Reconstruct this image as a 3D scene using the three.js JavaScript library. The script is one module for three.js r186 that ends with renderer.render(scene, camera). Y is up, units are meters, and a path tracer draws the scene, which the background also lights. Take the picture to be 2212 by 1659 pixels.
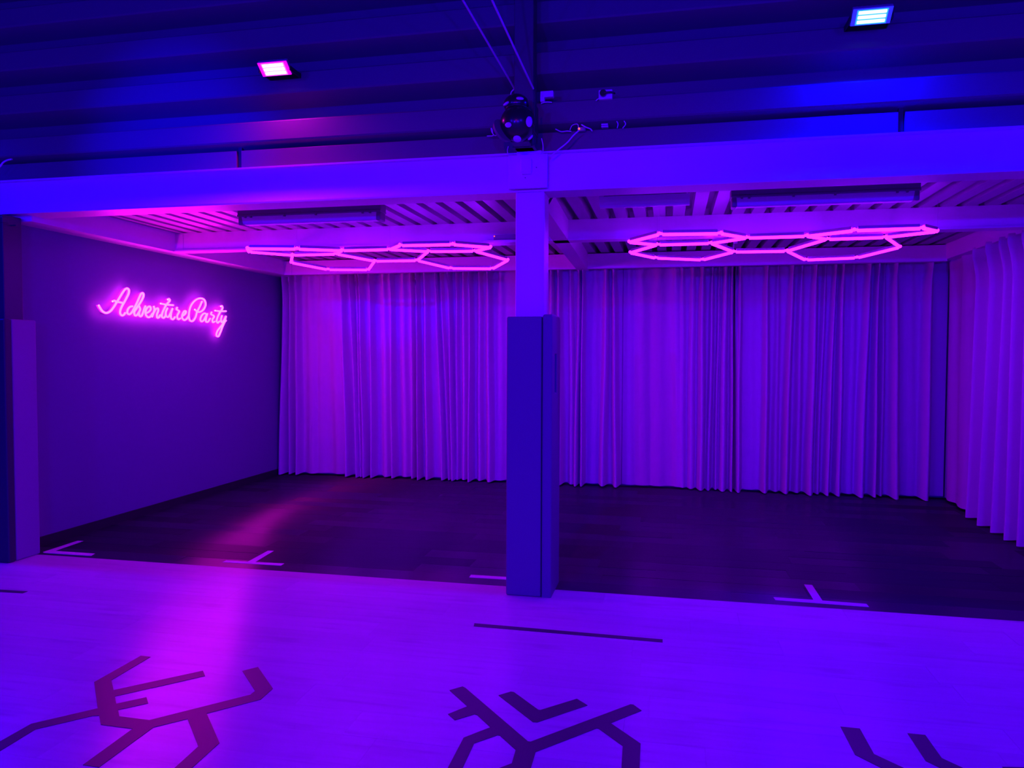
import * as THREE from 'three';
import { RoundedBoxGeometry } from 'three/addons/geometries/RoundedBoxGeometry.js';
import { mergeGeometries } from 'three/addons/utils/BufferGeometryUtils.js';
import { RectAreaLightUniformsLib } from 'three/addons/lights/RectAreaLightUniformsLib.js';

// ---------------------------------------------------------------- camera, exposure, light settings
const scene = new THREE.Scene();
scene.background = new THREE.Color(0x000000);
const camera = new THREE.PerspectiveCamera(54.449, 4 / 3, 0.05, 60);
camera.position.set(0, 1.5, 0);
camera.rotation.order = 'YXZ';
camera.rotation.set(-0.03734, 0.20691, 0.00323);
const renderer = new THREE.WebGLRenderer({ antialias: true });
renderer.toneMapping = THREE.LinearToneMapping;
renderer.toneMappingExposure = 1.0;
renderer.shadowMap.enabled = true;
RectAreaLightUniformsLib.init();

// linear light colours and radiances of the lamps
const LIGHT = {
  magentaFlood: { rgb: [1.0, 0.0, 0.9], level: 330 },
  blueFlood: { rgb: [0.0, 0.0, 1.0], level: 3000 },
  hallBlue: { rgb: [0.02, 0.0, 1.0], level: 7900 },
  hallMagenta: { rgb: [1.0, 0.0, 0.9], level: 16 },
  hallSpot: { rgb: [0.0, 0.0, 1.0], level: 700 },
  hexTube: { rgb: [0.24, 0.0, 1.0], level: 31 },
  neonSign: { rgb: [1.0, 0.0, 0.85], level: 21 },
};

// ---------------------------------------------------------------- helpers
let seed = 12345;
const rnd = () => { seed = (seed * 1664525 + 1013904223) >>> 0; return seed / 4294967296; };
const names = new Map();
const numbered = (n) => { const k = names.get(n) || 0; names.set(n, k + 1); return k ? `${n}_${String(k).padStart(3, '0')}` : n; };
const V = (a) => new THREE.Vector3(a[0], a[1], a[2]);
function obj(name, geo, mat, parent = scene) {
  const m = new THREE.Mesh(Array.isArray(geo) ? mergeGeometries(geo.map((g) => { const h = g.index ? g.toNonIndexed() : g; for (const k of Object.keys(h.attributes)) if (!['position', 'normal', 'uv'].includes(k)) h.deleteAttribute(k); return h; })) : geo, mat);
  m.name = parent === scene ? numbered(name) : name;
  m.castShadow = true; m.receiveShadow = true;
  parent.add(m);
  return m;
}
function tag(o, label, category, group, kind) {
  if (label) o.userData.label = label;
  if (category) o.userData.category = category;
  if (group) o.userData.group = group;
  if (kind) o.userData.kind = kind;
  return o;
}
function thing(name, label, category, pos = [0, 0, 0], group) {
  const g = new THREE.Group(); g.name = numbered(name); g.position.set(...pos); scene.add(g);
  return tag(g, label, category, group);
}
function struct(name, geo, mat, label) { const m = obj(name, geo, mat); m.userData.kind = 'structure'; if (label) m.userData.label = label; return m; }
function box(x0, x1, y0, y1, z0, z1, r = 0) {
  const w = x1 - x0, h = y1 - y0, d = z1 - z0;
  const g = r ? new RoundedBoxGeometry(w, h, d, 2, r) : new THREE.BoxGeometry(w, h, d);
  g.translate((x0 + x1) / 2, (y0 + y1) / 2, (z0 + z1) / 2);
  return g;
}
function tube(pts, r, seg = 40, rad = 8) { return new THREE.TubeGeometry(new THREE.CatmullRomCurve3(pts.map((p) => (p.isVector3 ? p : V(p)))), seg, r, rad); }
function cyl(r0, r1, h, n = 24) { return new THREE.CylinderGeometry(r0, r1, h, n); }
function rectLight(parent, pos, dir, w, h, L, up = [0, 1, 0]) {
  const l = new THREE.RectAreaLight(new THREE.Color().setRGB(...L.rgb), L.level, w, h);
  l.position.copy(V(pos)); parent.add(l);
  const m = new THREE.Matrix4().lookAt(new THREE.Vector3(), V(dir), V(up));
  l.quaternion.setFromRotationMatrix(m);
  return l;
}

// ---------------------------------------------------------------- textures and materials
const grain = (() => { // streaky wood relief running along u
  const W = 512, H = 128, n = 4, a = new Uint8Array(W * H * 4), rows = [];
  const lat = []; for (let i = 0; i < 64 * 128; i++) lat.push(rnd());
  const val = (x, y) => { const xi = Math.floor(x), yi = Math.floor(y), fx = x - xi, fy = y - yi; const g = (i, j) => lat[((j % 128 + 128) % 128) * 64 + ((i % 64 + 64) % 64)]; const s = (t) => t * t * (3 - 2 * t); const u = s(fx), v = s(fy); return (g(xi, yi) * (1 - u) + g(xi + 1, yi) * u) * (1 - v) + (g(xi, yi + 1) * (1 - u) + g(xi + 1, yi + 1) * u) * v; };
  for (let y = 0; y < H; y++) for (let x = 0; x < W; x++) {
    const u = x / W, v = y / H;
    let t = 0.45 * val(u * 8, v * 32) + 0.3 * val(u * 16, v * 64) + 0.25 * val(u * 32, v * 128);
    const c = Math.max(0, Math.min(255, Math.round(255 * t))); const k = (y * W + x) * 4;
    a[k] = a[k + 1] = a[k + 2] = c; a[k + 3] = 255;
  }
  const t = new THREE.DataTexture(a, W, H); t.wrapS = t.wrapT = THREE.RepeatWrapping; t.magFilter = t.minFilter = THREE.LinearFilter; t.needsUpdate = true; return t;
})();
function woodColour(lo, hi, spots) { // printed vinyl wood decor: streaks, a few darker smudged grain patches
  const W = 1024, H = 512, a = new Uint8Array(W * H * 4), lat = []; for (let i = 0; i < 4096; i++) lat.push(rnd());
  const val = (x, y, px, py) => { const xi = Math.floor(x), yi = Math.floor(y), fx = x - xi, fy = y - yi; const g = (i, j) => lat[((((j % py) + py) % py) * 61 + (((i % px) + px) % px) * 7 + px * 13) % 4096]; const s = (t) => t * t * (3 - 2 * t); const u = s(fx), v = s(fy); return (g(xi, yi) * (1 - u) + g(xi + 1, yi) * u) * (1 - v) + (g(xi, yi + 1) * (1 - u) + g(xi + 1, yi + 1) * u) * v; };
  for (let y = 0; y < H; y++) for (let x = 0; x < W; x++) {
    const u = x / W, v = y / H;
    const s = 0.5 * val(u * 6, v * 40, 6, 40) + 0.3 * val(u * 14, v * 96, 14, 96) + 0.2 * val(u * 40, v * 200, 40, 200);
    const p = Math.max(0, val(u * 9, v * 22, 9, 22) - 0.72) * spots * (0.5 + val(u * 30, v * 120, 30, 120));
    const k = (y * W + x) * 4;
    for (let c = 0; c < 3; c++) a[k + c] = Math.max(0, Math.min(255, Math.round(lo[c] + (hi[c] - lo[c]) * (0.2 + 0.8 * s) - p * hi[c])));
    a[k + 3] = 255;
  }
  const t = new THREE.DataTexture(a, W, H); t.colorSpace = THREE.SRGBColorSpace; t.wrapS = t.wrapT = THREE.RepeatWrapping; t.magFilter = t.minFilter = THREE.LinearFilter; t.needsUpdate = true; return t;
}
const weave = (() => { const N = 64, a = new Uint8Array(N * N * 4); for (let y = 0; y < N; y++) for (let x = 0; x < N; x++) { const c = Math.round(128 + 60 * Math.sin(x * Math.PI / 4) * Math.sin(y * Math.PI / 4) + 50 * (rnd() - 0.5)); const k = (y * N + x) * 4; a[k] = a[k + 1] = a[k + 2] = c; a[k + 3] = 255; } const t = new THREE.DataTexture(a, N, N); t.wrapS = t.wrapT = THREE.RepeatWrapping; t.magFilter = t.minFilter = THREE.LinearFilter; t.repeat.set(60, 60); t.needsUpdate = true; return t; })();
const plaster = (() => { const N = 256, a = new Uint8Array(N * N * 4); for (let i = 0; i < N * N; i++) { const c = 110 + Math.round(40 * rnd()); a[i * 4] = a[i * 4 + 1] = a[i * 4 + 2] = c; a[i * 4 + 3] = 255; } const t = new THREE.DataTexture(a, N, N); t.wrapS = t.wrapT = THREE.RepeatWrapping; t.magFilter = t.minFilter = THREE.LinearFilter; t.repeat.set(6, 6); t.needsUpdate = true; return t; })();
const std = (rgb, roughness = 0.6, o = {}) => new THREE.MeshStandardMaterial({ color: new THREE.Color().setRGB(...rgb), roughness, ...o });
const phys = (rgb, roughness, o) => new THREE.MeshPhysicalMaterial({ color: new THREE.Color().setRGB(...rgb), roughness, ...o });
const glow = (rgb, base = [0.8, 0.8, 0.8]) => { const m = std(base, 0.4); m.emissive = new THREE.Color(1, 1, 1); const k = Math.max(...rgb); m.emissive = new THREE.Color().setRGB(rgb[0] / k, rgb[1] / k, rgb[2] / k); m.emissiveIntensity = k; return m; };
const M = {
  lightVinyl: [0, 1, 2].map((i) => phys([1 - 0.03 * i, 1 - 0.03 * i, 1 - 0.03 * i], 0.31, { map: woodColour([192, 189, 184], [208, 205, 200], 0.25), anisotropy: 0.78, anisotropyRotation: Math.PI / 2, bumpMap: grain, bumpScale: 0.00025 })),
  darkVinyl: [0, 1, 2].map((i) => phys([1 - 0.12 * i, 1 - 0.12 * i, 1 - 0.12 * i], 0.31 + 0.1 * i, { map: woodColour([40, 40, 49], [56, 55, 66], 0.3), anisotropy: 1.0, anisotropyRotation: Math.PI / 2, bumpMap: grain, bumpScale: 0.00025 })),
  inlayDark: std([0.045, 0.042, 0.045], 0.45),
  inlayWhite: std([0.72, 0.70, 0.68], 0.45),
  steel: std([0.74, 0.74, 0.74], 0.45),
  steelDark: std([0.03, 0.035, 0.06], 0.5),
  postDark: std([0.07, 0.065, 0.075], 0.5),
  wall: std([0.17, 0.19, 0.28], 0.8, { bumpMap: plaster, bumpScale: 0.0006 }),
  hallWall: std([0.22, 0.22, 0.23], 0.8),
  base: std([0.02, 0.02, 0.022], 0.5),
  clad: std([0.11, 0.11, 0.115], 0.42),
  cladGap: std([0.03, 0.03, 0.033], 0.6),
  sheet: std([0.42, 0.42, 0.42], 0.4, { metalness: 0.2 }),
  sheetBack: std([0.16, 0.16, 0.16], 0.5, { metalness: 0.2 }),
  padFront: std([0.12, 0.14, 0.20], 0.6),
  padSide: std([0.24, 0.25, 0.3], 0.6),
  padBlack: std([0.03, 0.03, 0.05], 0.6),
  fabric: std([0.52, 0.50, 0.52], 0.92, { side: THREE.DoubleSide, bumpMap: weave, bumpScale: 0.0004 }),
  battenBody: std([0.22, 0.22, 0.23], 0.5),
  diffuser: phys([0.93, 0.93, 0.93], 0.4, { transmission: 0.15, thickness: 0 }),
  black: std([0.015, 0.015, 0.017], 0.4),
  gloss: std([0.02, 0.02, 0.022], 0.25),
  disc: std([0.16, 0.15, 0.17], 0.5),
  lens: phys([0.7, 0.7, 0.72], 0.15, {}),
  floodCase: std([0.3, 0.3, 0.31], 0.5),
  plasticWhite: std([0.75, 0.75, 0.74], 0.45),
  cableWhite: std([0.7, 0.7, 0.7], 0.5),
  wire: std([0.6, 0.6, 0.6], 0.35, { metalness: 0.4 }),
  ledRed: glow([3, 0.2, 0.15], [0.4, 0.05, 0.05]),
  hexGlow: glow([7.5, 0.06, 31], [0.8, 0.6, 0.8]),
  hexHousing: std([0.3, 0.3, 0.32], 0.45),
  neon: glow([20, 0.36, 17.5], [0.9, 0.6, 0.9]),
  neonBack: phys([0.9, 0.6, 0.9], 0.2, { transmission: 0.6, thickness: 0 }),
  magLed: glow([9, 4, 9]),
  magMid: glow([1.6, 0.25, 1.6], [0.5, 0.5, 0.5]),
  blueMid: glow([0.0, 0.42, 1.2], [0.5, 0.5, 0.5]),
  magFace: glow([1.1, 0, 1.05], [0.5, 0.5, 0.5]),
  blueLed: glow([1.3, 3.0, 6]),
  blueFace: glow([0.0, 0.02, 0.8], [0.5, 0.5, 0.5]),
  
};

// ---------------------------------------------------------------- measured layout (metres)
const SIGN = [["A",[[-5.514,1.922],[-5.534,1.896],[-5.558,1.873],[-5.599,1.861],[-5.645,1.876],[-5.693,1.919],[-5.729,1.962],[-5.764,2.005],[-5.805,2.055],[-5.837,2.086],[-5.864,2.095],[-5.883,2.081],[-5.879,2.052],[-5.853,2.012],[-5.821,1.968],[-5.793,1.931],[-5.771,1.892],[-5.77,1.864],[-5.792,1.849],[-5.818,1.86],[-5.832,1.877]]],["A",[[-5.677,1.965],[-5.701,1.974],[-5.729,1.966],[-5.772,1.964],[-5.812,1.961]]],["d",[[-5.926,1.94],[-5.892,1.932],[-5.864,1.904],[-5.859,1.875],[-5.881,1.864],[-5.913,1.882],[-5.946,1.922],[-5.98,1.97],[-6.019,2.031],[-6.043,2.064],[-6.065,2.07],[-6.074,2.052],[-6.056,2.014],[-6.017,1.966],[-5.979,1.924],[-5.947,1.884],[-5.956,1.858],[-5.982,1.863],[-6.011,1.894]]],["v",[[-6.012,1.946],[-6.026,1.921],[-6.011,1.887],[-6.015,1.858],[-6.038,1.856],[-6.063,1.89],[-6.083,1.931],[-6.098,1.955]]],["e",[[-6.096,1.886],[-6.14,1.901],[-6.17,1.93],[-6.161,1.952],[-6.132,1.947],[-6.102,1.912],[-6.101,1.873],[-6.13,1.851],[-6.164,1.86],[-6.194,1.891]]],["n",[[-6.21,1.959],[-6.22,1.933],[-6.204,1.892],[-6.184,1.857]]],["n",[[-6.204,1.892],[-6.24,1.934],[-6.27,1.943],[-6.275,1.923],[-6.254,1.881],[-6.258,1.854],[-6.278,1.855],[-6.304,1.884]]],["t",[[-6.411,2.035],[-6.432,2.044],[-6.444,2.031],[-6.4,1.992],[-6.362,1.948],[-6.33,1.899],[-6.325,1.865],[-6.35,1.856],[-6.382,1.881]]],["t",[[-6.307,1.991],[-6.374,1.987],[-6.495,1.987]]],["u",[[-6.409,1.955],[-6.382,1.909],[-6.387,1.875],[-6.418,1.869],[-6.451,1.906],[-6.484,1.956]]],["u",[[-6.484,1.956],[-6.461,1.906],[-6.46,1.858],[-6.487,1.849],[-6.52,1.875]]],["r",[[-6.554,1.971],[-6.543,1.953],[-6.57,1.941],[-6.586,1.934],[-6.552,1.883],[-6.568,1.853],[-6.601,1.865]]],["e",[[-6.63,1.887],[-6.675,1.911],[-6.692,1.937],[-6.67,1.943],[-6.636,1.909],[-6.629,1.873],[-6.657,1.85],[-6.696,1.862],[-6.737,1.9]]],["P",[[-6.958,2.06],[-6.921,2.006],[-6.872,1.944],[-6.841,1.884],[-6.794,1.846],[-6.753,1.851],[-6.737,1.886],[-6.744,1.944],[-6.774,2.003],[-6.839,2.058],[-6.922,2.087],[-6.995,2.077],[-7.018,2.034],[-6.993,1.988],[-6.938,1.952],[-6.884,1.945],[-6.831,1.967]]],["a",[[-7.035,1.931],[-6.992,1.936],[-6.943,1.904],[-6.924,1.866],[-6.942,1.849],[-6.978,1.861],[-7.022,1.908],[-7.047,1.936],[-7.022,1.886],[-7.021,1.852],[-7.052,1.85],[-7.096,1.89]]],["r",[[-7.123,1.959],[-7.11,1.935],[-7.154,1.923],[-7.166,1.912],[-7.134,1.876],[-7.14,1.85],[-7.178,1.86]]],["t",[[-7.285,2.028],[-7.311,2.033],[-7.32,2.013],[-7.27,1.96],[-7.224,1.904],[-7.21,1.865],[-7.229,1.847],[-7.262,1.867]]],["t",[[-7.18,1.976],[-7.271,1.975],[-7.384,1.982]]],["y",[[-7.309,1.931],[-7.289,1.884],[-7.301,1.857],[-7.341,1.879],[-7.383,1.927]]],["y",[[-7.383,1.927],[-7.355,1.864],[-7.314,1.808],[-7.273,1.745],[-7.233,1.701],[-7.201,1.712],[-7.214,1.751],[-7.267,1.798],[-7.334,1.847],[-7.382,1.881]]]];
const HEX = {"L":{"v":[[-3.441,2.391,-5.658],[-2.998,2.378,-5.673],[-2.782,2.413,-6.06],[-3.439,2.437,-6.417],[-3.006,2.439,-6.432],[-3.655,2.419,-6.789],[-3.448,2.389,-7.176],[-3.01,2.38,-7.191],[-2.791,2.417,-6.819],[-2.348,2.413,-6.075],[-2.119,2.387,-5.703],[-1.683,2.385,-5.717],[-1.467,2.412,-6.104],[-1.7,2.438,-6.476],[-2.132,2.444,-6.462],[-2.363,2.415,-6.834],[-2.148,2.38,-7.221],[-1.716,2.37,-7.235],[-1.483,2.401,-6.863],[-3.651,2.42,-6.03]],"e":[[0,1],[1,2],[2,4],[4,3],[3,19],[19,0],[3,5],[5,6],[6,7],[7,8],[8,4],[2,9],[8,15],[9,10],[10,11],[11,12],[12,13],[13,14],[14,9],[14,15],[13,18],[18,17],[17,16],[16,15]]},"R":{"v":[[-0.313,2.394,-5.912],[-0.077,2.388,-5.539],[0.354,2.383,-5.554],[0.565,2.406,-5.942],[0.327,2.427,-6.315],[-0.105,2.424,-6.3],[-0.343,2.416,-6.673],[-0.134,2.415,-7.061],[0.296,2.39,-7.076],[0.534,2.405,-6.703],[1.004,2.409,-5.958],[1.248,2.382,-5.585],[1.691,2.386,-5.6],[1.902,2.422,-5.988],[1.654,2.444,-6.361],[1.216,2.439,-6.346],[0.973,2.403,-6.718],[1.183,2.373,-7.107],[1.619,2.383,-7.122],[1.865,2.417,-6.749]],"e":[[0,1],[1,2],[2,3],[3,4],[4,5],[5,0],[5,6],[6,7],[7,8],[8,9],[9,4],[3,10],[10,15],[15,16],[16,9],[10,11],[11,12],[12,13],[13,14],[14,15],[14,19],[19,18],[18,17],[17,16]]}};
const MARK = {"left":[[-2.56,-3.21],[-2.504,-3.209],[-2.499,-2.936],[-2.415,-2.85],[-2.151,-3.118],[-2.106,-3.069],[-2.365,-2.798],[-2.309,-2.739],[-2.224,-2.82],[-2.178,-2.772],[-2.261,-2.692],[-2.215,-2.644],[-2.072,-2.642],[-1.794,-2.938],[-1.793,-2.977],[-1.967,-3.156],[-1.919,-3.212],[-1.728,-3.015],[-1.725,-2.907],[-1.877,-2.743],[-1.685,-2.541],[-1.677,-2.248],[-1.735,-2.236],[-1.749,-2.502],[-1.925,-2.685],[-2.016,-2.594],[-2.012,-2.296],[-2.081,-2.297],[-2.089,-2.566],[-2.238,-2.568],[-2.301,-2.632],[-2.325,-2.625],[-2.465,-2.48],[-2.455,-2.104],[-2.524,-2.165],[-2.519,-2.514],[-2.355,-2.686],[-2.561,-2.902]],"bar":[[-1.052,-4.005],[-0.016,-3.987],[-0.016,-3.946],[-1.044,-3.96]],"chev":[[-0.721,-3.166],[-0.675,-3.213],[-0.661,-3.211],[-0.527,-3.071],[-0.517,-3.069],[-0.378,-3.206],[-0.326,-3.155],[-0.511,-2.963],[-0.529,-2.961]],"big":[[-0.947,-3.168],[-0.9,-3.217],[-0.883,-3.205],[-0.521,-2.805],[-0.51,-2.805],[-0.146,-3.203],[-0.134,-3.203],[-0.097,-3.156],[-0.217,-3.019],[-0.091,-2.881],[-0.087,-2.645],[-0.151,-2.631],[-0.158,-2.85],[-0.26,-2.963],[-0.269,-2.964],[-0.478,-2.735],[-0.475,-2.561],[-0.656,-2.522],[-0.584,-2.602],[-0.55,-2.638],[-0.555,-2.734],[-0.637,-2.826],[-0.647,-2.827],[-0.722,-2.747],[-0.718,-2.509],[-0.771,-2.497],[-0.773,-2.779],[-0.689,-2.882],[-0.767,-2.97],[-0.78,-2.975],[-0.846,-2.908],[-0.889,-2.952],[-0.828,-3.037]],"r1":[[0.698,-3.188],[0.771,-3.187],[0.775,-2.99],[0.915,-2.852],[0.832,-2.834],[0.704,-2.971]],"r2":[[0.948,-3.187],[1.013,-3.187],[1.016,-3.013],[1.123,-2.897],[1.04,-2.879],[0.951,-2.98]],"r3":[[1.212,-2.995],[1.298,-3.009],[1.273,-2.949],[1.205,-2.934]],"lbar":[[-4.356,-3.929],[-3.959,-3.947],[-3.958,-3.909],[-4.309,-3.886]],"wtr":[[0.655,-4.845],[0.891,-4.845],[0.889,-5.162],[0.939,-5.163],[0.942,-4.842],[1.192,-4.834],[1.193,-4.776],[0.661,-4.791]],"wv":[[-4.637,-4.766],[-4.65,-5.121],[-4.596,-5.124],[-4.576,-4.815],[-4.221,-4.815],[-4.202,-4.754],[-4.611,-4.752]],"wtl":[[-3.151,-4.813],[-3.149,-4.86],[-2.978,-4.862],[-2.996,-5.172],[-2.949,-5.178],[-2.92,-4.864],[-2.697,-4.878],[-2.692,-4.823]],"wbar":[[-1.308,-4.841],[-1.312,-4.9],[-1.07,-4.902],[-0.983,-4.903],[-0.971,-4.847],[-1.058,-4.846]]};
const CURT = [[[-4.702,-4.753,6.0,3.9],[-4.627,-4.629,5.0,2.0],[-4.524,-4.528,6.0,2.5],[-4.384,-4.364,5.0,6.0],[-4.226,-4.224,2.5,5.0],[-4.079,-4.011,3.5,5.0],[-3.932,-3.863,6.0,3.2],[-3.823,-3.726,6.0,2.2],[-3.751,-3.681,4.5,1.8],[-3.697,-3.633,6.0,2.4],[-3.553,-3.535,6.0,2.6],[-3.41,-3.373,3.5,4.0],[-3.294,-3.266,5.5,2.6],[-3.153,-3.129,3.5,4.0],[-3.039,-3.017,5.0,2.2],[-2.969,-2.938,6.0,2.0],[-2.861,-2.829,5.5,3.4],[-2.726,-2.632,6.0,2.4],[-2.674,-2.563,4.0,2.0],[-2.571,-2.509,6.0,2.4],[-2.477,-2.459,4.0,2.2],[-2.392,-2.382,3.5,3.0],[-2.307,-2.303,6.5,2.5],[-2.198,-2.186,3.5,3.2],[-2.085,-2.059,6.0,3.8],[-1.947,-1.957,4.0,5.0],[-1.492,-1.481,5.0,3.0],[-1.334,-1.34,6.0,3.0],[-1.247,-1.225,6.5,3.2],[-1.117,-1.094,3.5,3.0],[-1.014,-1.038,6.5,2.4],[-0.967,-0.969,6.5,2.2],[-0.834,-0.851,4.0,5.0],[-0.707,-0.731,5.5,3.5],[-0.62,-0.576,6.5,3.2]],[[-0.454,-0.433,4.0,5.0],[-0.321,-0.273,4.5,7.0],[-0.114,-0.123,3.5,7.0],[0.066,0.125,4.5,5.0],[0.139,0.166,2.5,3.0],[0.253,0.256,3.5,3.4],[0.358,0.362,6.5,3.6],[0.462,0.443,5.0,2.6],[0.534,0.524,4.0,1.8],[0.605,0.596,5.5,3.6],[0.673,0.689,6.0,2.0]],[[0.71,0.744,4.0,1.2],[0.755,0.766,6.5,2.6],[0.88,0.884,3.0,5.0],[1.036,1.041,6.2,3.2],[1.152,1.159,3.0,3.0],[1.298,1.257,6.5,3.2],[1.396,1.378,4.0,3.4],[1.534,1.507,6.5,3.6],[1.632,1.587,4.5,2.4],[1.733,1.683,6.0,2.5],[1.807,1.791,7.0,3.0],[1.922,1.91,3.0,4.0],[2.066,2.021,6.5,3.6],[2.156,2.154,6.5,2.6],[2.228,2.229,3.0,2.0],[2.322,2.363,7.0,3.9],[2.491,2.523,3.0,5.0],[2.658,2.646,7.5,3.9]]];
const CURTR = [[-8.495,-8.412,4.0,9.0],[-8.126,-8.071,5.0,12.0],[-7.656,-7.615,6.0,3.9],[-7.3,-7.286,7.0,3.9],[-7.033,-7.009,7.0,3.9],[-6.844,-6.768,7.0,3.5]];
const LENS = [[0.08,-0.014,0.067],[-0.038,-0.033,0.092],[0.003,-0.099,0.035],[0.067,-0.075,-0.034],[-0.002,-0.067,0.081]];
const MISC = {"hook":[[-0.922,3.167,-4.6],[-0.954,3.158,-4.6],[-0.977,3.136,-4.6],[-0.977,3.114,-4.6],[-0.954,3.104,-4.6]],"curlA":[[-1.131,2.878,-4.6],[-1.089,2.881,-4.6],[-1.101,2.905,-4.6],[-1.104,2.928,-4.6],[-1.098,2.919,-4.6],[-1.089,2.884,-4.6],[-1.068,2.88,-4.6],[-1.068,2.906,-4.6],[-1.048,2.925,-4.6]],"curlB":[[-0.699,2.899,-4.61],[-0.664,2.882,-4.61],[-0.627,2.883,-4.61],[-0.601,2.879,-4.61]],"curlC":[[-0.61,2.888,-4.61],[-0.596,2.915,-4.61],[-0.564,2.921,-4.61],[-0.556,2.896,-4.61]],"curlD":[[-0.539,2.917,-4.61],[-0.51,2.899,-4.61],[-0.482,2.886,-4.61],[-0.473,2.874,-4.61]],"curlE":[[-0.325,2.924,-4.61],[-0.317,2.907,-4.61],[-0.322,2.882,-4.61]],"curlF":[[-0.281,2.924,-4.61],[-0.272,2.904,-4.61],[-0.289,2.88,-4.61]],"led":[-0.552,2.89,-4.6],"run":[[-0.548,2.864,-4.55],[-0.582,2.835,-4.55],[-0.618,2.796,-4.55],[-0.675,2.754,-4.55],[-0.723,2.718,-4.55]],"dropA":[[-0.972,2.779,-4.5],[-0.978,2.754,-4.5],[-0.972,2.723,-4.5]],"dropB":[[-0.767,2.815,-4.5],[-0.758,2.77,-4.5],[-0.76,2.718,-4.5]],"arc":[[-4.772,2.813,-4.55],[-4.724,2.85,-4.55],[-4.695,2.878,-4.55],[-4.659,2.893,-4.55],[-4.619,2.898,-4.55]],"blackcable":[[-0.742,2.56,-4.83],[-0.76,2.519,-4.83],[-0.796,2.467,-4.83],[-0.827,2.42,-4.83]],"w1":[[-0.948,3.146,-4.6],[-1.12,3.439,-4.0]],"w2":[[-0.817,3.11,-4.49],[-0.957,3.424,-4.0]]};
const LAMP = {"m":[-2.521,3.353,-4.485],"b":[1.07,3.37,-4.487]};
const XL = -4.80, XR = 3.02, ZS = -4.705, ZB = -8.72, HB = 2.48, HC = 2.655;

// ---------------------------------------------------------------- floors
function plankFloor(name, label, x0, x1, z0, z1, pw, pl, mats, tilt) {
  const baseM = mats[1];
  const f = struct(name, box(x0, x1, -0.12, -0.004, z0, z1), baseM, label);
  const rows = Math.round((z1 - z0) / pw), w = (z1 - z0) / rows;
  const geos = [0, 1, 2, 3].map((i) => { const g = new THREE.BoxGeometry(pl - 0.0006, 0.006, w - 0.0006); const uv = g.attributes.uv; for (let k = 0; k < uv.count; k++) uv.setXY(k, uv.getX(k) * 0.65 + 0.23 * i, uv.getY(k) * 0.25 + 0.25 * i); return g; });
  for (let r = 0; r < rows; r++) {
    let x = x0 - rnd() * pl;
    while (x < x1 - 0.02) {
      let a = Math.max(x, x0), b = Math.min(x + pl, x1);
      if (b - a > 0.03) {
        const m = obj('plank', geos[Math.floor(rnd() * 4)], mats[Math.floor(rnd() * mats.length)], f);
        m.scale.x = (b - a) / pl;
        m.position.set((a + b) / 2, -0.003, z0 + (r + 0.5) * w);
        m.rotation.x = (rnd() - 0.5) * tilt; m.rotation.z = (rnd() - 0.5) * tilt * 0.12;
      }
      x += pl;
    }
  }
  return f;
}
plankFloor('floor', 'pale wood-look plank floor in front of the curtained room', -7.0, 4.4, ZS, 0.3, 0.2, 1.4, M.lightVinyl, 0.004);
struct('floor', [box(-9, 6, -0.12, 0, 0.3, 5), box(-9, -7, -0.12, 0, ZS, 0.3), box(4.4, 6, -0.12, 0, ZS, 0.3)], M.lightVinyl[1], 'pale floor of the hall behind the viewpoint');
plankFloor('floor', 'dark glossy plank floor inside the curtained room', XL - 0.05, XR, ZB - 0.05, ZS, 0.19, 1.3, M.darkVinyl, 0.026);

// floor inlays: thin vinyl shapes let into the planks
function inlay(name, label, pts, mat, group) {
  const s = new THREE.Shape(pts.map(([x, z]) => new THREE.Vector2(x, -z)));
  const g = new THREE.ExtrudeGeometry(s, { depth: 0.004, bevelEnabled: false });
  g.rotateX(-Math.PI / 2); g.translate(0, -0.0022, 0);
  return tag(obj(name, g, mat), label, 'floor marking', group);
}
inlay('floor_inlay', 'dark branching floor marking like antlers on the pale floor, under the neon reflection', MARK.left, M.inlayDark);
inlay('floor_inlay', 'long thin dark straight bar on pale floor before the centre column', MARK.bar, M.inlayDark);
inlay('floor_inlay', 'dark chevron on pale floor inside the arms of the larger Y marking', MARK.chev, M.inlayDark);
inlay('floor_inlay', 'large dark Y-shaped floor marking with hexagon arms, below the chevron', MARK.big, M.inlayDark);
inlay('floor_inlay', 'dark bent floor stripe at lower right, left one of the two', MARK.r1, M.inlayDark);
inlay('floor_inlay', 'dark bent floor stripe at lower right, right one of the two', MARK.r2, M.inlayDark);
inlay('floor_inlay', 'tip of a dark floor marking at the bottom right corner', MARK.r3, M.inlayDark);
inlay('floor_inlay', 'short dark bar on pale floor at the far left near padded post', MARK.lbar, M.inlayDark);
inlay('floor_inlay', 'white upside-down T marking on dark floor right of the centre column', MARK.wtr, M.inlayWhite);
inlay('floor_inlay', 'white V-shaped marking on dark floor in the left corner by the baseboard', MARK.wv, M.inlayWhite);
inlay('floor_inlay', 'white slanted T marking on dark floor in the pink reflection', MARK.wtl, M.inlayWhite);
inlay('floor_inlay', 'white bar on dark floor running behind the centre column pad', MARK.wbar, M.inlayWhite);

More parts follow.
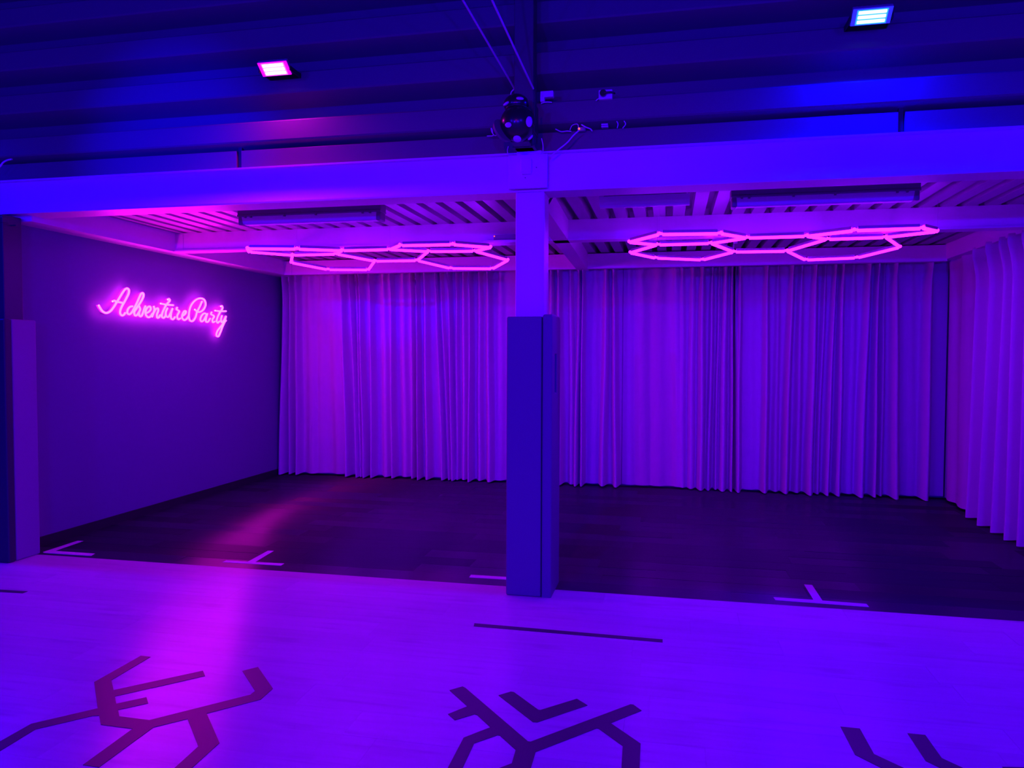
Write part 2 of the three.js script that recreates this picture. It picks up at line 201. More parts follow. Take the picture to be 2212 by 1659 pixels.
// ---------------------------------------------------------------- curtained room shell
struct('wall_left', box(XL - 0.12, XL, 0, 2.7, ZB - 0.05, ZS + 0.02), M.wall, 'grey left wall carrying the neon sign');
struct('wall_back', box(XL - 0.12, XR + 0.12, 0, 2.75, ZB - 0.15, ZB), M.wall, 'wall behind the back curtains');
struct('wall_right', box(XR, XR + 0.12, 0, 2.75, ZB, ZS + 0.1), M.wall, 'wall behind the right curtain');
struct('baseboard_left', box(XL, XL + 0.014, 0, 0.075, ZB, ZS), M.base, 'black skirting board along the left wall');
{ // corrugated ceiling: flat ribs running to the back, grooves between
  const c = struct('ceiling', box(XL, XR, HC + 0.055, HC + 0.12, ZB, -4.7), M.sheetBack, 'ribbed sheet-metal ceiling of the curtained room');
  const P = 0.1545, shape = new THREE.Shape([[-0.047, 0], [0.047, 0], [0.055, 0.055], [0.049, 0.055], [0.042, 0.006], [-0.042, 0.006], [-0.049, 0.055], [-0.055, 0.055]].map((q) => new THREE.Vector2(...q)));
  const near = new THREE.ExtrudeGeometry(shape, { depth: 1.6, bevelEnabled: false }), far = new THREE.ExtrudeGeometry(shape, { depth: 2.2, bevelEnabled: false });
  for (let i = 0; i * P < XR - XL - 0.1; i++) {
    const x = -4.64 + i * P + 0.072;
    if (x > XR - 0.06) break;
    obj('rib', near, M.sheet, c).position.set(x, HC, -6.42);
    obj('rib', far, M.sheet, c).position.set(x, HC, -8.64);
  }
}
// ---------------------------------------------------------------- steel beams
function hBeam(len, w, h, tf = 0.012, tw = 0.01) { // profile in x (width) and y (height), along z
  const s = new THREE.Shape([[-w / 2, 0], [w / 2, 0], [w / 2, tf], [tw / 2, tf], [tw / 2, h - tf], [w / 2, h - tf], [w / 2, h], [-w / 2, h], [-w / 2, h - tf], [-tw / 2, h - tf], [-tw / 2, tf], [-w / 2, tf]].map((q) => new THREE.Vector2(...q)));
  return new THREE.ExtrudeGeometry(s, { depth: len, bevelEnabled: false });
}
function beam(name, label, geo) { return tag(obj(name, geo, M.steel), label, 'beam'); }
{
  const g = hBeam(13, 0.2, 0.245, 0.011, 0.13); g.rotateY(Math.PI / 2); g.translate(-8, 2.52, -4.70);
  beam('steel_beam', 'long white front beam spanning the whole width above the opening', g);
  beam('steel_beam', 'white cross beam behind the strip lights, above the near hexagon tubes', [box(XL + 0.2, XR - 0.26, HB + 0.012, HC, -6.44, -6.33), box(XL + 0.2, XR - 0.26, HB, HB + 0.012, -6.46, -6.31)]);
  beam('steel_beam', 'white rear beam along the top of the back curtains', [box(XL + 0.2, XR - 0.26, HB + 0.012, HC - 0.01, -8.5, -8.38), box(XL + 0.2, XR - 0.26, HB, HB + 0.012, -8.46, -8.375)]);
  beam('steel_beam', 'white side beam above the left wall with a lit underside', [box(XL - 0.02, XL + 0.2, HB, HC + 0.1, ZB, -4.69)]);
  const cb = new THREE.BoxGeometry(0.13, 0.2, 3.86); cb.rotateY(0.0276); cb.translate(-0.92, HB + 0.1, -6.68);
  beam('steel_beam', 'white middle beam running back from the centre column to curtains', cb);
  beam('steel_beam', 'white side beam above the right-hand curtain', box(XR - 0.27, XR - 0.02, 2.50, HC + 0.1, ZB, -4.8));
}
// stiffener brackets where the cross beams meet the left beam
tag(obj('steel_bracket', box(-4.6, -4.52, HB + 0.012, HC - 0.01, -6.345, -6.325), M.steel), 'pale end plate joining near cross beam to left side beam', 'bracket');
tag(obj('steel_bracket', box(-4.6, -4.50, HB + 0.012, HC - 0.02, -8.40, -8.372), M.steel), 'pale end plate joining rear beam to left side beam', 'bracket');

// ---------------------------------------------------------------- upper hall wall with horizontal ribs
{
  const w = struct('wall_front', box(-9, 6, 2.765, 5.3, -4.95, -4.76), M.clad, 'dark ribbed cladding above the front beam');
  const prof = new THREE.Shape([[0, -0.07], [0.124, -0.006], [0.13, 0.004], [0.13, 0.122], [0.124, 0.13], [0, 0.145]].map((q) => new THREE.Vector2(...q)));
  for (let i = 0; i < 8; i++) {
    const y = 2.945 + i * 0.31;
    if (y > 5.1) break;
    for (const [a, b] of [[-9, 6]]) {
      const g = new THREE.ExtrudeGeometry(prof, { depth: b - a, bevelEnabled: false });
      g.rotateY(-Math.PI / 2); g.scale(-1, 1, 1); g.scale(1, 1, 1);
      const p = g.attributes.position, n = g.attributes.normal; // profile x -> +z, length -> x
      for (let k = 0; k < p.count; k++) { const L = p.getX(k), D = p.getZ(k); p.setXYZ(k, L, p.getY(k), D); }
      g.computeVertexNormals();
      const m = obj('cladding_rib', g, M.clad, w); m.position.set(a, y, -4.76);
    }
  }
  for (const [a, b] of [[-9, -2.902], [-2.868, 1.262], [1.296, 6]]) obj('cladding_board', box(a, b, 2.765, 2.893, -4.715, -4.65, 0.004), M.clad, w);
  for (const x of [-2.885, 1.279]) obj('cladding_clip', box(x - 0.013, x + 0.013, 2.77, 2.95, -4.715, -4.67), M.cladGap, w);
}
struct('wall_hall_left', box(-9.15, -9, 0, 5.3, -4.86, 5), M.hallWall, 'left wall of the hall');
struct('wall_hall_right', box(6, 6.15, 0, 5.3, -4.86, 5), M.hallWall, 'right wall of the hall');
struct('wall_hall_back', box(-9.15, 6.15, 0, 5.3, 5, 5.15), M.hallWall, 'hall wall behind the viewpoint');
struct('wall_hall_front_left', box(-9, -4.92, 0, 2.52, -4.86, -4.74), M.hallWall, 'hall wall left of the curtained room');
struct('wall_hall_front_right', box(XR + 0.12, 6, 0, 2.52, -4.86, -4.74), M.hallWall, 'hall wall right of the curtained room');
struct('ceiling_hall', box(-9.15, 6.15, 5.3, 5.42, -4.86, 5.15), M.cladGap, 'dark roof of the hall');

// ---------------------------------------------------------------- columns
{
  const c = thing('steel_column', 'white square steel column at the centre of the opening', 'column', [-0.855, 0, -4.69]);
  obj('shaft', box(-0.092, 0.09, 0, 2.52, -0.09, 0.09, 0.008), M.steel, c);
  obj('cover_plate', box(-0.132, 0.111, 2.538, 2.745, 0.09, 0.112, 0.003), M.steel, c);
  obj('cap_plate', box(-0.082, 0.075, 2.745, 2.768, 0.02, 0.108, 0.004), M.steel, c);
  const p = thing('steel_post', 'narrow dark square post standing above the centre column', 'post', [-0.878, 2.765, -4.56]);
  obj('shaft', box(-0.06, 0.059, 0, 2.53, -0.06, 0.06, 0.006), M.postDark, p);
  obj('foot_plate', box(-0.07, 0.07, 0.0, 0.01, -0.065, 0.065), M.postDark, p);
  const s = thing('motion_sensor', 'small white motion sensor box on the column cover plate', 'sensor', [-0.871, 2.632, -4.578]);
  obj('body', box(-0.034, 0.034, 0, 0.084, 0, 0.032, 0.006), M.plasticWhite, s);
  obj('eye', box(-0.03, 0.03, -0.012, 0.004, 0.004, 0.026, 0.004), M.plasticWhite, s);
  for (const [x, y] of [[0.06, 0.03], [-0.01, -0.03]]) { const g = cyl(0.004, 0.004, 0.006, 10); g.rotateX(Math.PI / 2); g.translate(x, y, 0.003); obj('screw', g, M.battenBody, s); }
}
function sidePad(w, h, d, notch) { return new RoundedBoxGeometry(w, h, d, 3, 0.014); }
{
  const p = thing('column_pad', 'blue-grey foam guard wrapped round the base of the centre column', 'padding', [-0.87, 0, -4.53]);
  const f = obj('front_panel', new RoundedBoxGeometry(0.222, 1.745, 0.066, 3, 0.012), M.padFront, p); f.position.set(-0.006, 0.8725, -0.033);
  // right panel with a cut-out niche
  const X0 = 0.1085, X1 = 0.170, parts = [];
  const sh = new THREE.Shape(); const R = 0.05;
  sh.moveTo(0, 0); sh.lineTo(0.33, 0); sh.lineTo(0.33, 1.75 - R); sh.quadraticCurveTo(0.33, 1.75, 0.33 - R, 1.75); sh.lineTo(R, 1.75); sh.quadraticCurveTo(0, 1.75, 0, 1.75 - R * 0.3); sh.lineTo(0, 0);
  const hole = new THREE.Path(); hole.moveTo(0.10, 1.26); hole.lineTo(0.10, 1.52); hole.lineTo(0.19, 1.52); hole.lineTo(0.19, 1.26); hole.lineTo(0.10, 1.26); sh.holes.push(hole);
  const g = new THREE.ExtrudeGeometry(sh, { depth: X1 - X0 - 0.02, bevelEnabled: true, bevelSize: 0.01, bevelThickness: 0.01, bevelSegments: 3 });
  g.rotateY(Math.PI / 2); g.translate(X0 + 0.01, 0, -0.011); // shape x -> -z
  obj('side_panel', g, M.padFront, p);
  obj('niche_back', box(X0 + 0.012, X0 + 0.02, 1.25, 1.53, -0.22, -0.09), M.black, p);
  const b = obj('back_panel', new RoundedBoxGeometry(0.222, 1.745, 0.066, 3, 0.012), M.padFront, p); b.position.set(0, 0.8725, -0.300);
  const l = obj('side_panel', new RoundedBoxGeometry(0.05, 1.745, 0.2, 3, 0.012), M.padFront, p); l.position.set(-0.105, 0.8725, -0.167);
}
{
  const c = thing('steel_column', 'dark square steel column at the left end of the opening', 'column', [-4.745, 0, -4.585]);
  obj('shaft', box(-0.08, 0.08, 0, 2.5, -0.08, 0.08, 0.006), M.steelDark, c);
  obj('top_bracket', [box(0.02, 0.085, 2.44, 2.485, 0.03, 0.085, 0.006)], M.steelDark, c);
  const g = cyl(0.005, 0.005, 0.05, 8); g.rotateZ(Math.PI / 2); g.translate(0.11, 2.43, 0.02); obj('bolt', g, M.steelDark, c);
  const p = thing('column_pad', 'foam guard round the base of the dark left column', 'padding', [-4.62, 0, -4.455]);
  obj('side_panel', box(-0.06, 0, 0, 1.755, -0.275, -0.062, 0.012), M.padSide, p);
  obj('front_panel', box(-0.33, 0.001, 0, 1.753, -0.06, 0.0, 0.012), M.padBlack, p);
}

// ---------------------------------------------------------------- curtains
function curtain(label, ridges, along, span, base, top, bottom, dir) {
  // along: 'x' (back wall, pleats push towards +z) or 'z' (right wall, pleats push towards -x)
  const c = thing('curtain', label, 'curtain', [0, 0, 0], 'pale drapes round the room');
  const [t0, t1, b0, b1] = span;
  const NU = Math.max(120, Math.round(Math.abs(t1 - t0) / 0.0075));
  const hemWave = ridges.map(() => (rnd() - 0.5) * 0.012);
  const bands = [['heading', 0, 0.045, 5], ['drape', 0.045, 0.958, 30], ['hem', 0.958, 1, 4]];
  for (const [nm, v0, v1, nv] of bands) {
    const pos = [], uv = [], idx = [];
    for (let j = 0; j <= nv; j++) {
      const v = v0 + (v1 - v0) * j / nv, y0 = top + (bottom - top) * v;
      for (let i = 0; i <= NU; i++) {
        const u = i / NU, s = (t0 + (t1 - t0) * u) * (1 - v) + (b0 + (b1 - b0) * u) * v;
        let d = 0, hem = 0;
        ridges.forEach(([rt, rb, a, w], k) => {
          const ease = v * v * (3 - 2 * v) * 0.4 + v * 0.6;
          const cx = rt + (rb - rt) * ease + 0.006 * Math.sin(5 * v + k * 1.7) * Math.sin(Math.PI * v);
          const pinch = 1 - 0.45 * Math.exp(-Math.pow((v - 0.05) / 0.03, 2));
          const W = w * 0.01 * (0.85 + 0.3 * v) * pinch;
          const q = (s - cx) / W;
          if (Math.abs(q) > 3.4) return;
          const lobe = Math.exp(-Math.pow(Math.abs(q), 2.6));
          const A = a * (w < 4 ? 0.027 : w < 4.8 ? 0.02 : 0.011) * (0.75 + 0.35 * v) * (0.8 + 0.35 * Math.exp(-Math.pow((v - 0.02) / 0.06, 2)));
          d = Math.max(d, A * lobe) + 0.22 * Math.min(d, A * lobe);
          hem += hemWave[k] * lobe;
        });
        d += 0.005 * Math.sin(s * 19 + 2 * v);
        const y = y0 + (v > 0.9 ? hem * (v - 0.9) / 0.1 - d * 0.12 * (v - 0.9) / 0.1 : 0);
        const puff = nm === 'hem' ? 0.0015 : 0;
        if (along === 'x') pos.push(s, y, base + d + puff); else pos.push(base - d - puff, y, s);
        uv.push(s * 0.5, y * 0.5);
      }
    }
    for (let j = 0; j < nv; j++) for (let i = 0; i < NU; i++) { const a = j * (NU + 1) + i, b = a + 1, e = a + NU + 1, f = e + 1; idx.push(a, e, b, b, e, f); }
    const g = new THREE.BufferGeometry(); g.setAttribute('position', new THREE.Float32BufferAttribute(pos, 3)); g.setAttribute('uv', new THREE.Float32BufferAttribute(uv, 2)); g.setIndex(idx); g.computeVertexNormals();
    obj(nm, g, M.fabric, c);
  }
  return c;
}
curtain('wide pale curtain from the left wall to past the centre column', CURT[0], 'x', [-4.745, -0.522, -4.79, -0.522], -8.63, 2.52, 0.03);
curtain('middle pale curtain with a broad flat stretch, right of the centre column', CURT[1], 'x', [-0.518, 0.698, -0.518, 0.698], -8.64, 2.52, 0.03);
curtain('pale curtain in the right half of the back wall up to the corner', CURT[2], 'x', [0.706, 2.86, 0.712, 2.86], -8.63, 2.52, 0.03);
curtain('pale curtain hanging along the right-hand wall', CURTR.concat([[-6.6, -6.53, 7, 3.9], [-6.36, -6.3, 6, 3.9], [-6.05, -6.0, 7, 3.9], [-5.7, -5.7, 7, 3.9], [-5.4, -5.35, 7, 3.9]]), 'z', [-8.585, -5.2, -8.585, -5.2], 2.865, 2.515, 0.03);

// ---------------------------------------------------------------- hexagon tube lights
function hexLight(label, H) {
  const n = H.v.length, c = H.v.reduce((a, q) => [a[0] + q[0] / n, 0, a[2] + q[2] / n], [0, 0, 0]);
  const o = thing('hexagon_light', label, 'light fixture', [c[0], 2.405, c[2]]);
  const P = H.v.map((q) => new THREE.Vector3(q[0] - c[0], q[1] - 2.405, q[2] - c[2]));
  const half = new THREE.Shape(); half.absarc(0, -0.005, 0.0128, Math.PI * 0.78, Math.PI * 2.22, false); half.closePath();
  for (const [a, b] of H.e) {
    const A = P[a], B = P[b], d = B.clone().sub(A), L = d.length(), t = d.clone().normalize();
    const len = L - 0.045;
    const side = new THREE.Vector3(0, 1, 0).cross(t).normalize(), up = t.clone().cross(side);
    const m = new THREE.Matrix4().makeBasis(side, up, t).setPosition(A.clone().addScaledVector(t, 0.0225));
    const g1 = new THREE.ExtrudeGeometry(half, { depth: len, bevelEnabled: false, curveSegments: 8 }); g1.applyMatrix4(m);
    const g2 = new RoundedBoxGeometry(0.018, 0.022, len, 1, 0.003); g2.translate(0, 0.0145, len / 2); g2.applyMatrix4(m);
    const tubePart = obj('tube', g1, M.hexGlow, o);
    obj('housing', g2, M.hexHousing, tubePart);
    const mid = A.clone().add(B).multiplyScalar(0.5).addScaledVector(up, -0.023);
    rectLight(o, [mid.x, mid.y, mid.z], [-up.x, -up.y, -up.z], 0.028, len, LIGHT.hexTube, [t.x, t.y, t.z]);
  }
  P.forEach((q, i) => {
    const g = [new THREE.SphereGeometry(0.013, 10, 8).translate(q.x, q.y + 0.002, q.z)];
    H.e.forEach(([a, b]) => { if (a !== i && b !== i) return; const t = P[a === i ? b : a].clone().sub(q).normalize(); const k = cyl(0.0095, 0.0095, 0.03, 8); k.applyMatrix4(new THREE.Matrix4().makeRotationFromQuaternion(new THREE.Quaternion().setFromUnitVectors(new THREE.Vector3(0, 1, 0), t)).setPosition(q.clone().addScaledVector(t, 0.018))); g.push(k); });
    obj('connector', g, M.hexGlow, o);
    if (i % 4 === 1) { const wy = HC - 2.405 - 0.002; const k = cyl(0.0012, 0.0012, wy - q.y, 6); k.translate(q.x, (wy + q.y) / 2, q.z); obj('suspension_wire', k, M.wire, o); }
  });
  return o;
}
hexLight('pink hexagon tube light left of the centre column', HEX.L);
hexLight('pink hexagon tube light right of the centre column', HEX.R);

// ---------------------------------------------------------------- strip lights
function batten(name, label, x0, x1, z, kind) {
  const L = x1 - x0, o = thing(name, label, 'strip light', [(x0 + x1) / 2, 2.5, z], kind ? undefined : 'unlit strip lights under the ribbed ceiling');
  if (!kind) {
    obj('housing', [box(-L / 2, L / 2, 0.075, 0.125, -0.055, 0.055, 0.006), box(-L / 2, L / 2, 0.062, 0.077, -0.062, 0.062, 0.004)], M.battenBody, o);
    const s = new THREE.Shape(); s.moveTo(-0.052, 0.062); s.quadraticCurveTo(-0.05, 0.008, -0.025, 0.005); s.lineTo(0.025, 0.005); s.quadraticCurveTo(0.05, 0.008, 0.052, 0.062); s.lineTo(-0.052, 0.062);
    const g = new THREE.ExtrudeGeometry(s, { depth: L - 0.07, bevelEnabled: false, curveSegments: 10 }); g.translate(0, 0, -(L - 0.07) / 2); g.rotateY(Math.PI / 2);
    obj('diffuser', g, M.diffuser, o);
    for (const sgn of [-1, 1]) obj('end_cap', box(sgn * L / 2 - (sgn > 0 ? 0.04 : -0.005), sgn * L / 2 + (sgn > 0 ? -0.005 : 0.04), 0.0, 0.07, -0.054, 0.054, 0.01), M.battenBody, o);
    for (const t of [-0.44, -0.4, -0.16, 0.06, 0.38, 0.43]) obj('clip', box(t * L - 0.007, t * L + 0.007, 0.052, 0.072, 0.05, 0.068, 0.002), M.battenBody, o);
    for (const t of [-0.36, 0.36]) obj('hanger', box(t * L - 0.015, t * L + 0.015, 0.12, 0.156, -0.02, 0.02), M.battenBody, o);
  } else {
    obj('housing', box(-L / 2 + 0.03, L / 2 - 0.02, 0.088, 0.125, -0.05, 0.05, 0.005), M.battenBody, o);
    const s = new THREE.Shape(); s.moveTo(-0.055, 0.088); s.lineTo(-0.055, 0.05); s.quadraticCurveTo(-0.05, 0.022, 0, 0.018); s.quadraticCurveTo(0.05, 0.022, 0.055, 0.05); s.lineTo(0.055, 0.088); s.lineTo(-0.055, 0.088);
    const g = new THREE.ExtrudeGeometry(s, { depth: L, bevelEnabled: false, curveSegments: 12 }); g.translate(0, 0, -L / 2); g.rotateY(Math.PI / 2);
    obj('diffuser', g, M.diffuser, o);
    for (const t of [-0.3, 0.3]) obj('hanger', box(t * L - 0.012, t * L + 0.012, 0.12, 0.156, -0.02, 0.02), M.battenBody, o);
  }
  return o;
}
batten('strip_light', 'unlit strip light left of the centre column, under ribbed ceiling', -3.26, -2.09, -5.28);
batten('strip_light', 'unlit strip light at right, above the right hexagon light', 0.395, 1.56, -5.28);
batten('emergency_light', 'short unlit strip light just right of the centre column', -0.475, 0.125, -5.2, true);

// ---------------------------------------------------------------- neon sign
{
  const all = SIGN.flatMap((q) => q[1]);
  const zc = all.reduce((a, q) => a + q[0], 0) / all.length, yc = all.reduce((a, q) => a + q[1], 0) / all.length;
  const o = thing('neon_sign', 'pink neon script sign reading AdventureParty on the left wall', 'neon sign', [XL, yc, zc]);
  for (const [ch, pts] of SIGN) {
    const P = pts.map(([z, y]) => new THREE.Vector3(0.045, y - yc, z - zc));
    const letter = obj('neon_tube', tube(P, 0.0085, P.length * 7, 8), M.neon, o);
    letter.userData.label = `glowing letter ${ch}`;
    obj('backing', tube(P.map((q) => new THREE.Vector3(0.028, q.y, q.z)), 0.009, P.length * 5, 6), M.neonBack, letter);
  }
  for (const [z, y] of [SIGN[0][1][3], SIGN[0][1][10], SIGN[11][1][5], SIGN[SIGN.length - 1][1][4]]) { const g = cyl(0.005, 0.005, 0.04, 8); g.rotateZ(Math.PI / 2); g.translate(0.02, y - yc, z - zc); obj('standoff', g, M.wire, o); }
  const zs = all.map((q) => q[0]), ys = all.map((q) => q[1]);
  const w = Math.max(...zs) - Math.min(...zs), h = 0.24;
  rectLight(o, [0.07, 0, (Math.max(...zs) + Math.min(...zs)) / 2 - zc], [1, 0, 0], w, h, LIGHT.neonSign);
}

// ---------------------------------------------------------------- floodlights
function flood(label, pos, kind, face, led, L, dirY, dirZ, wallZ) {
  // housing tilted so that its face looks along (0, dirY, dirZ)
  const o = thing('floodlight', label, 'floodlight', pos);
  const body = new THREE.Group(); body.name = 'head'; o.add(body);
  const n = new THREE.Vector3(0, dirY, dirZ).normalize();
  body.quaternion.setFromRotationMatrix(new THREE.Matrix4().makeBasis(new THREE.Vector3(1, 0, 0), n.clone().cross(new THREE.Vector3(1, 0, 0)), n)); // local z = face normal
  obj('housing', box(-0.104, 0.104, -0.049, 0.049, -0.03, -0.004, 0.006), M.floodCase, body);
  obj('face', box(-0.102, 0.102, -0.047, 0.047, -0.006, 0, 0.002), face, body);
  obj('reflector', box(-0.08, 0.08, -0.043, 0.041, -0.004, 0.002, 0.002), face === M.magFace ? M.magMid : M.blueMid, body);
  for (let i = -1; i <= 1; i++) obj('led_row', box(-0.072, 0.072, i * 0.026 - 0.009, i * 0.026 + 0.009, -0.002, 0.005, 0.003), led, body);
  for (let i = -3; i <= 3; i++) obj('fin', box(i * 0.026 - 0.002, i * 0.026 + 0.002, -0.042, 0.042, -0.042, -0.029), M.floodCase, body);
  rectLight(body, [0, 0, 0.012], [0, 0, 1], 0.17, 0.08, L);
  const dz = wallZ - pos[2], s = Math.sign(dz) || 1;
  obj('bracket', [box(-0.112, -0.106, -0.015, 0.015, Math.min(0, dz), Math.max(0, dz)), box(0.106, 0.112, -0.015, 0.015, Math.min(0, dz), Math.max(0, dz)), box(-0.112, 0.112, -0.015, 0.015, dz - 0.003 - s * 0.003, dz + 0.003 - s * 0.003)], M.black, o);
  return o;
}
flood('magenta floodlight glowing on the dark cladding at upper left', LAMP.m, 'm', M.magFace, M.magLed, LIGHT.magentaFlood, -0.773, 0.634, -4.628);
flood('cyan-blue floodlight with three bright rows at upper right', LAMP.b, 'b', M.blueFace, M.blueLed, LIGHT.blueFlood, -0.773, 0.634, -4.628);
// the floodlights on the opposite wall of the hall that light the front of the scene
const ORD = ['first', 'second', 'third', 'fourth'];
[-6.1, -2.5, 1.1, 4.6].forEach((x, i) => flood(`blue floodlight on the hall wall behind the viewpoint, ${ORD[i]} from its left end`, [x, i % 3 ? 2.3 : 3.5, 4.72], 'o', M.blueFace, M.blueLed, LIGHT.hallBlue, i % 3 ? -0.15 : -0.4, i % 3 ? -0.99 : -0.92, 5.0));
flood('magenta floodlight on the dark cladding right of the frame', [4.66, 3.37, -4.486], 'm', M.magFace, M.magLed, LIGHT.magentaFlood, -0.773, 0.634, -4.628);
flood('blue floodlight on the dark cladding left of the frame', [-6.1, 3.37, -4.486], 'b', M.blueFace, M.blueLed, LIGHT.blueFlood, -0.773, 0.634, -4.628);
function spotlight(label, pos, aim, angle, led, L) { // narrow can light on the opposite wall
  const o = thing('spotlight', label, 'spotlight', pos);
  const g = cyl(0.08, 0.07, 0.22, 20); g.rotateX(Math.PI / 2); obj('can', g, M.black, o);
  const f = cyl(0.068, 0.068, 0.006, 20); f.rotateX(Math.PI / 2); f.translate(0, 0, -0.112); obj('lens', f, led, o);
  obj('bracket', box(-0.01, 0.01, -0.01, 0.01, 0.1, 0.4), M.black, o);
  const s = new THREE.SpotLight(new THREE.Color().setRGB(...L.rgb), L.level, 0, angle, 1, 2);
  s.position.set(0, 0, -0.14); s.target.position.set(aim[0] - pos[0], aim[1] - pos[1], aim[2] - pos[2]); o.add(s); o.add(s.target); s.castShadow = true; s.shadow.radius = 3;
}
spotlight('narrow blue spotlight on the hall wall behind the viewpoint', [-3.6, 3.3, 4.6], [-3.4, 2.92, -4.6], 0.1, M.blueLed, LIGHT.hallSpot);
spotlight('magenta spotlight on the hall wall behind the viewpoint', [-0.7, 3.3, 4.6], [-0.95, 1.3, -4.6], 0.27, M.magLed, LIGHT.hallMagenta);

// ---------------------------------------------------------------- party effect light on the column head
{
  const o = thing('disco_light', 'black ball-shaped disco effect light on top of the centre column', 'disco light', [-0.885, 2.868, -4.36]);
  obj('ball', new THREE.IcosahedronGeometry(0.105, 4), M.gloss, o);
  const drum = new THREE.SphereGeometry(0.075, 28, 16); drum.scale(1, 0.8, 0.9); drum.translate(-0.012, 0.115, -0.01); obj('upper_head', drum, M.gloss, o);
  obj('collar', new THREE.TorusGeometry(0.062, 0.008, 8, 32).rotateX(Math.PI / 2.3).translate(-0.005, 0.078, 0), M.black, o);
  const disc = cyl(0.074, 0.066, 0.02, 32); disc.rotateZ(-1.15); disc.rotateY(-0.55); disc.translate(-0.088, -0.045, 0.02); obj('side_disc', disc, M.disc, o);
  const knob = cyl(0.012, 0.012, 0.016, 14); knob.rotateZ(-1.15); knob.rotateY(-0.55); knob.translate(-0.094, -0.047, 0.026); obj('knob', knob, M.black, o);
  const lensAt = (d, r, e) => { const n = V(d).normalize(); const g = new THREE.SphereGeometry(r, 16, 10); g.scale(1, e, 0.45); g.applyQuaternion(new THREE.Quaternion().setFromUnitVectors(new THREE.Vector3(0, 0, 1), n)); g.translate(d[0], d[1], d[2]); obj('lens', g, M.lens, o); };
  LENS.slice(0, 4).forEach((d, i) => lensAt(d, [0.023, 0.022, 0.024, 0.023][i], [1.3, 0.7, 1.25, 0.9][i]));
  lensAt([-0.06, 0.108, 0.038], 0.022, 1.15); lensAt([0.022, 0.128, 0.05], 0.023, 1.3); lensAt([0.085, 0.0, 0.06], 0.014, 1.2);
  obj('yoke', [box(-0.014, 0.014, 0.05, 0.16, -0.132, -0.06, 0.004), box(0.09, 0.1, -0.05, 0.12, -0.13, 0.0, 0.003)], M.black, o);
  obj('stand', box(-0.05, 0.06, -0.1, -0.085, -0.13, -0.02, 0.006), M.black, o);
}
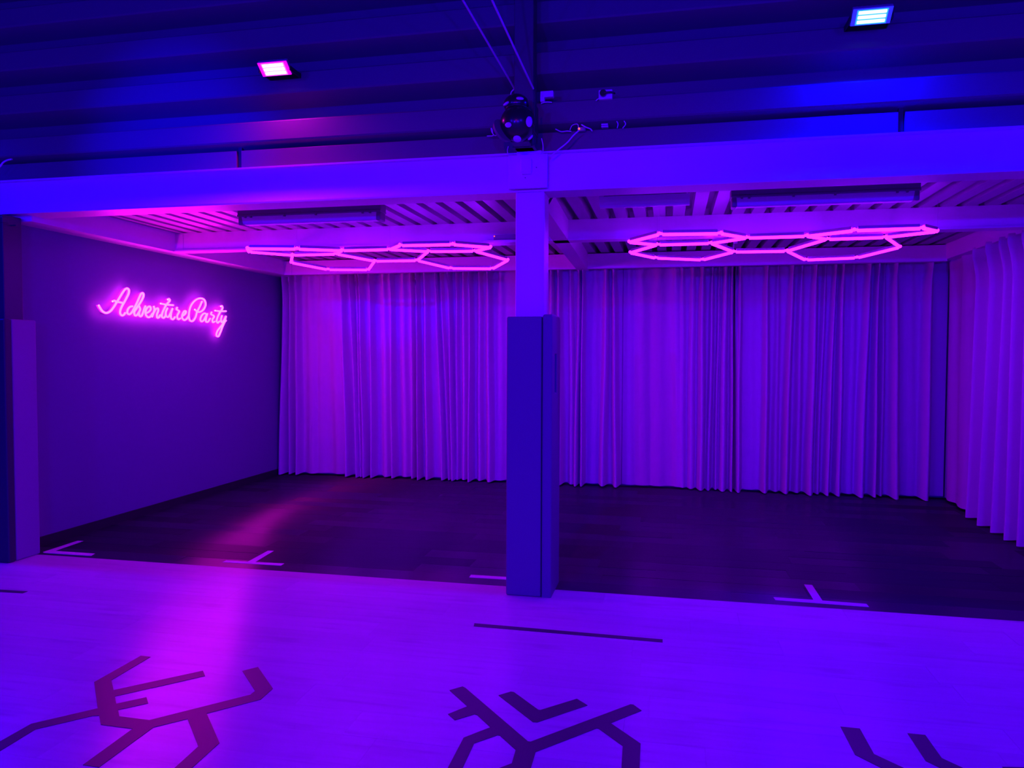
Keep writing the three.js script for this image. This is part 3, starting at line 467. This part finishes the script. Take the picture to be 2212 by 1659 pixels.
// ---------------------------------------------------------------- sockets, cables and small gear above the beam
{
  const s = thing('socket_box', 'white square socket with dark round plug on dark cladding', 'socket', [-0.394, 3.06, -4.632]);
  obj('body', box(-0.041, 0.041, 0, 0.056, 0, 0.03, 0.005), M.plasticWhite, s);
  const pg = cyl(0.02, 0.018, 0.03, 20); pg.rotateX(Math.PI / 2); pg.translate(-0.012, 0.029, 0.04); const pl = obj('plug', pg, M.gloss, s);
  obj('plug_cord', tube([[-0.005, 0.03, 0.05], [0.02, 0.032, 0.048], [0.042, 0.034, 0.036], [0.055, 0.034, 0.015]], 0.006, 16, 8), M.gloss, s);
  obj('lead', tube([[-0.036, 0.012, 0.016], [-0.05, 0.002, 0.02], [-0.058, -0.004, 0.018]], 0.004, 10, 6), M.cableWhite, s);
  const t = thing('junction_box', 'white L-shaped junction box just right of the dark post', 'socket', [-0.75, 3.075, -4.64]);
  obj('body', [box(-0.045, 0.037, 0.02, 0.058, 0, 0.04, 0.005), box(-0.045, -0.018, -0.006, 0.03, 0, 0.04, 0.004)], M.plasticWhite, t);
  obj('cord', tube([[-0.04, -0.014, 0.03], [-0.01, -0.008, 0.03], [0.028, -0.012, 0.03]], 0.004, 12, 6), M.cableWhite, t);
  const c = thing('cable_clip', 'white clip lying in the dark gap below the square socket', 'clip', [-0.40, 2.896, -4.66]);
  obj('body', [box(-0.02, 0.022, 0.004, 0.012, -0.01, 0.03, 0.002), box(-0.02, 0.02, 0.016, 0.026, -0.02, 0.028, 0.002)], M.plasticWhite, c);
  const a = thing('power_adapter', 'small adapter with a red indicator lamp in the cable tangle', 'adapter', MISC.led);
  obj('body', new RoundedBoxGeometry(0.05, 0.026, 0.035, 2, 0.006).translate(0.012, 0.002, -0.03), M.battenBody, a);
  obj('indicator_lamp', new THREE.SphereGeometry(0.006, 12, 8), M.ledRed, a);
  const wedge = new THREE.Shape([[0, 0.0], [0.028, 0.022], [0.028, -0.018]].map((q) => new THREE.Vector2(...q)));
  tag(obj('cable_bracket', new THREE.ExtrudeGeometry(wedge, { depth: 0.03, bevelEnabled: false }).translate(-0.966, 3.09, -4.62), M.plasticWhite), 'white wedge-shaped bracket at the left edge of the dark post', 'bracket');
  const cable = (pts, label, r = 0.0035, mat = M.cableWhite) => tag(obj('cable', tube(pts, r, 36, 7), mat), label, 'cable');
  cable(MISC.hook, 'white looped cable end left of the dark post', 0.0045);
  cable(MISC.curlA, 'tangled white cable left of the disco light in the dark gap', 0.0035);
  cable(MISC.curlB, 'white cable lying in the gap right of the disco light');
  cable(MISC.curlC, 'thin arched cable left of the red indicator', 0.0025);
  cable(MISC.curlD, 'white cable drooping right of the red indicator', 0.004);
  cable(MISC.curlE, 'left of two short curved cables at the right end of the tangle', 0.003);
  cable(MISC.curlF, 'right of two short curved cables at the right end of the tangle', 0.003);
  cable(MISC.run, 'white cable slanting from the red indicator down to the beam', 0.0045);
  cable(MISC.dropA, 'thin cable hanging below the left side of the disco light', 0.0028);
  cable(MISC.dropB, 'thin cable hanging below the right side of the disco light', 0.0028);
  cable(MISC.arc, 'pale cable arc at the left end of the front beam', 0.006);
  cable(MISC.blackcable, 'black cable slanting behind the centre column below the beam', 0.009, M.gloss);
  const wire = (p, label) => { const A = V(p[0]), B = V(p[1]), t = B.clone().sub(A); const E = A.clone().addScaledVector(t, (5.3 - A.y) / t.y); const L = A.distanceTo(E); const g = cyl(0.0065, 0.0065, L, 8); g.applyQuaternion(new THREE.Quaternion().setFromUnitVectors(new THREE.Vector3(0, 1, 0), t.normalize())); const m = A.clone().add(E).multiplyScalar(0.5); g.translate(m.x, m.y, m.z); tag(obj('stay_cable', g, M.wire), label, 'cable'); };
  wire(MISC.w1, 'left of two taut stay cables rising from the dark post');
  wire(MISC.w2, 'right of two taut stay cables rising from the dark post');
  const r = thing('router', 'small dark box with a tiny light left of the centre column', 'router', [-1.40, 2.487, -6.28]);
  obj('body', box(-0.075, 0.12, 0, 0.045, -0.04, 0.04, 0.005), M.battenBody, r);
  obj('indicator_lamp', new THREE.SphereGeometry(0.005, 10, 8).translate(-0.068, 0.034, 0.042), M.ledRed, r);
  tag(obj('shelf', box(-1.56, -1.22, 2.463, 2.486, -6.40, -6.22, 0.003), M.steel), 'white narrow shelf under the small dark box by the column', 'shelf');
  for (const [x, l] of [[-2.05, 'small white ceiling hook behind the left hexagon light'], [0.62, 'small white ceiling hook behind the right hexagon light, left one'], [1.75, 'small white ceiling hook behind the right hexagon light, right one']]) {
    const k = thing('ceiling_hook', l, 'hook', [x, 2.6, -7.6]);
    obj('plate', box(-0.03, 0.03, 0.045, 0.055, -0.02, 0.02), M.plasticWhite, k); obj('hook', box(-0.018, 0.022, 0.0, 0.046, -0.012, 0.012, 0.004), M.plasticWhite, k);
  }
}

scene.traverse((o) => { if (o.isMesh) { o.castShadow = true; o.receiveShadow = true; } });
renderer.render(scene, camera);
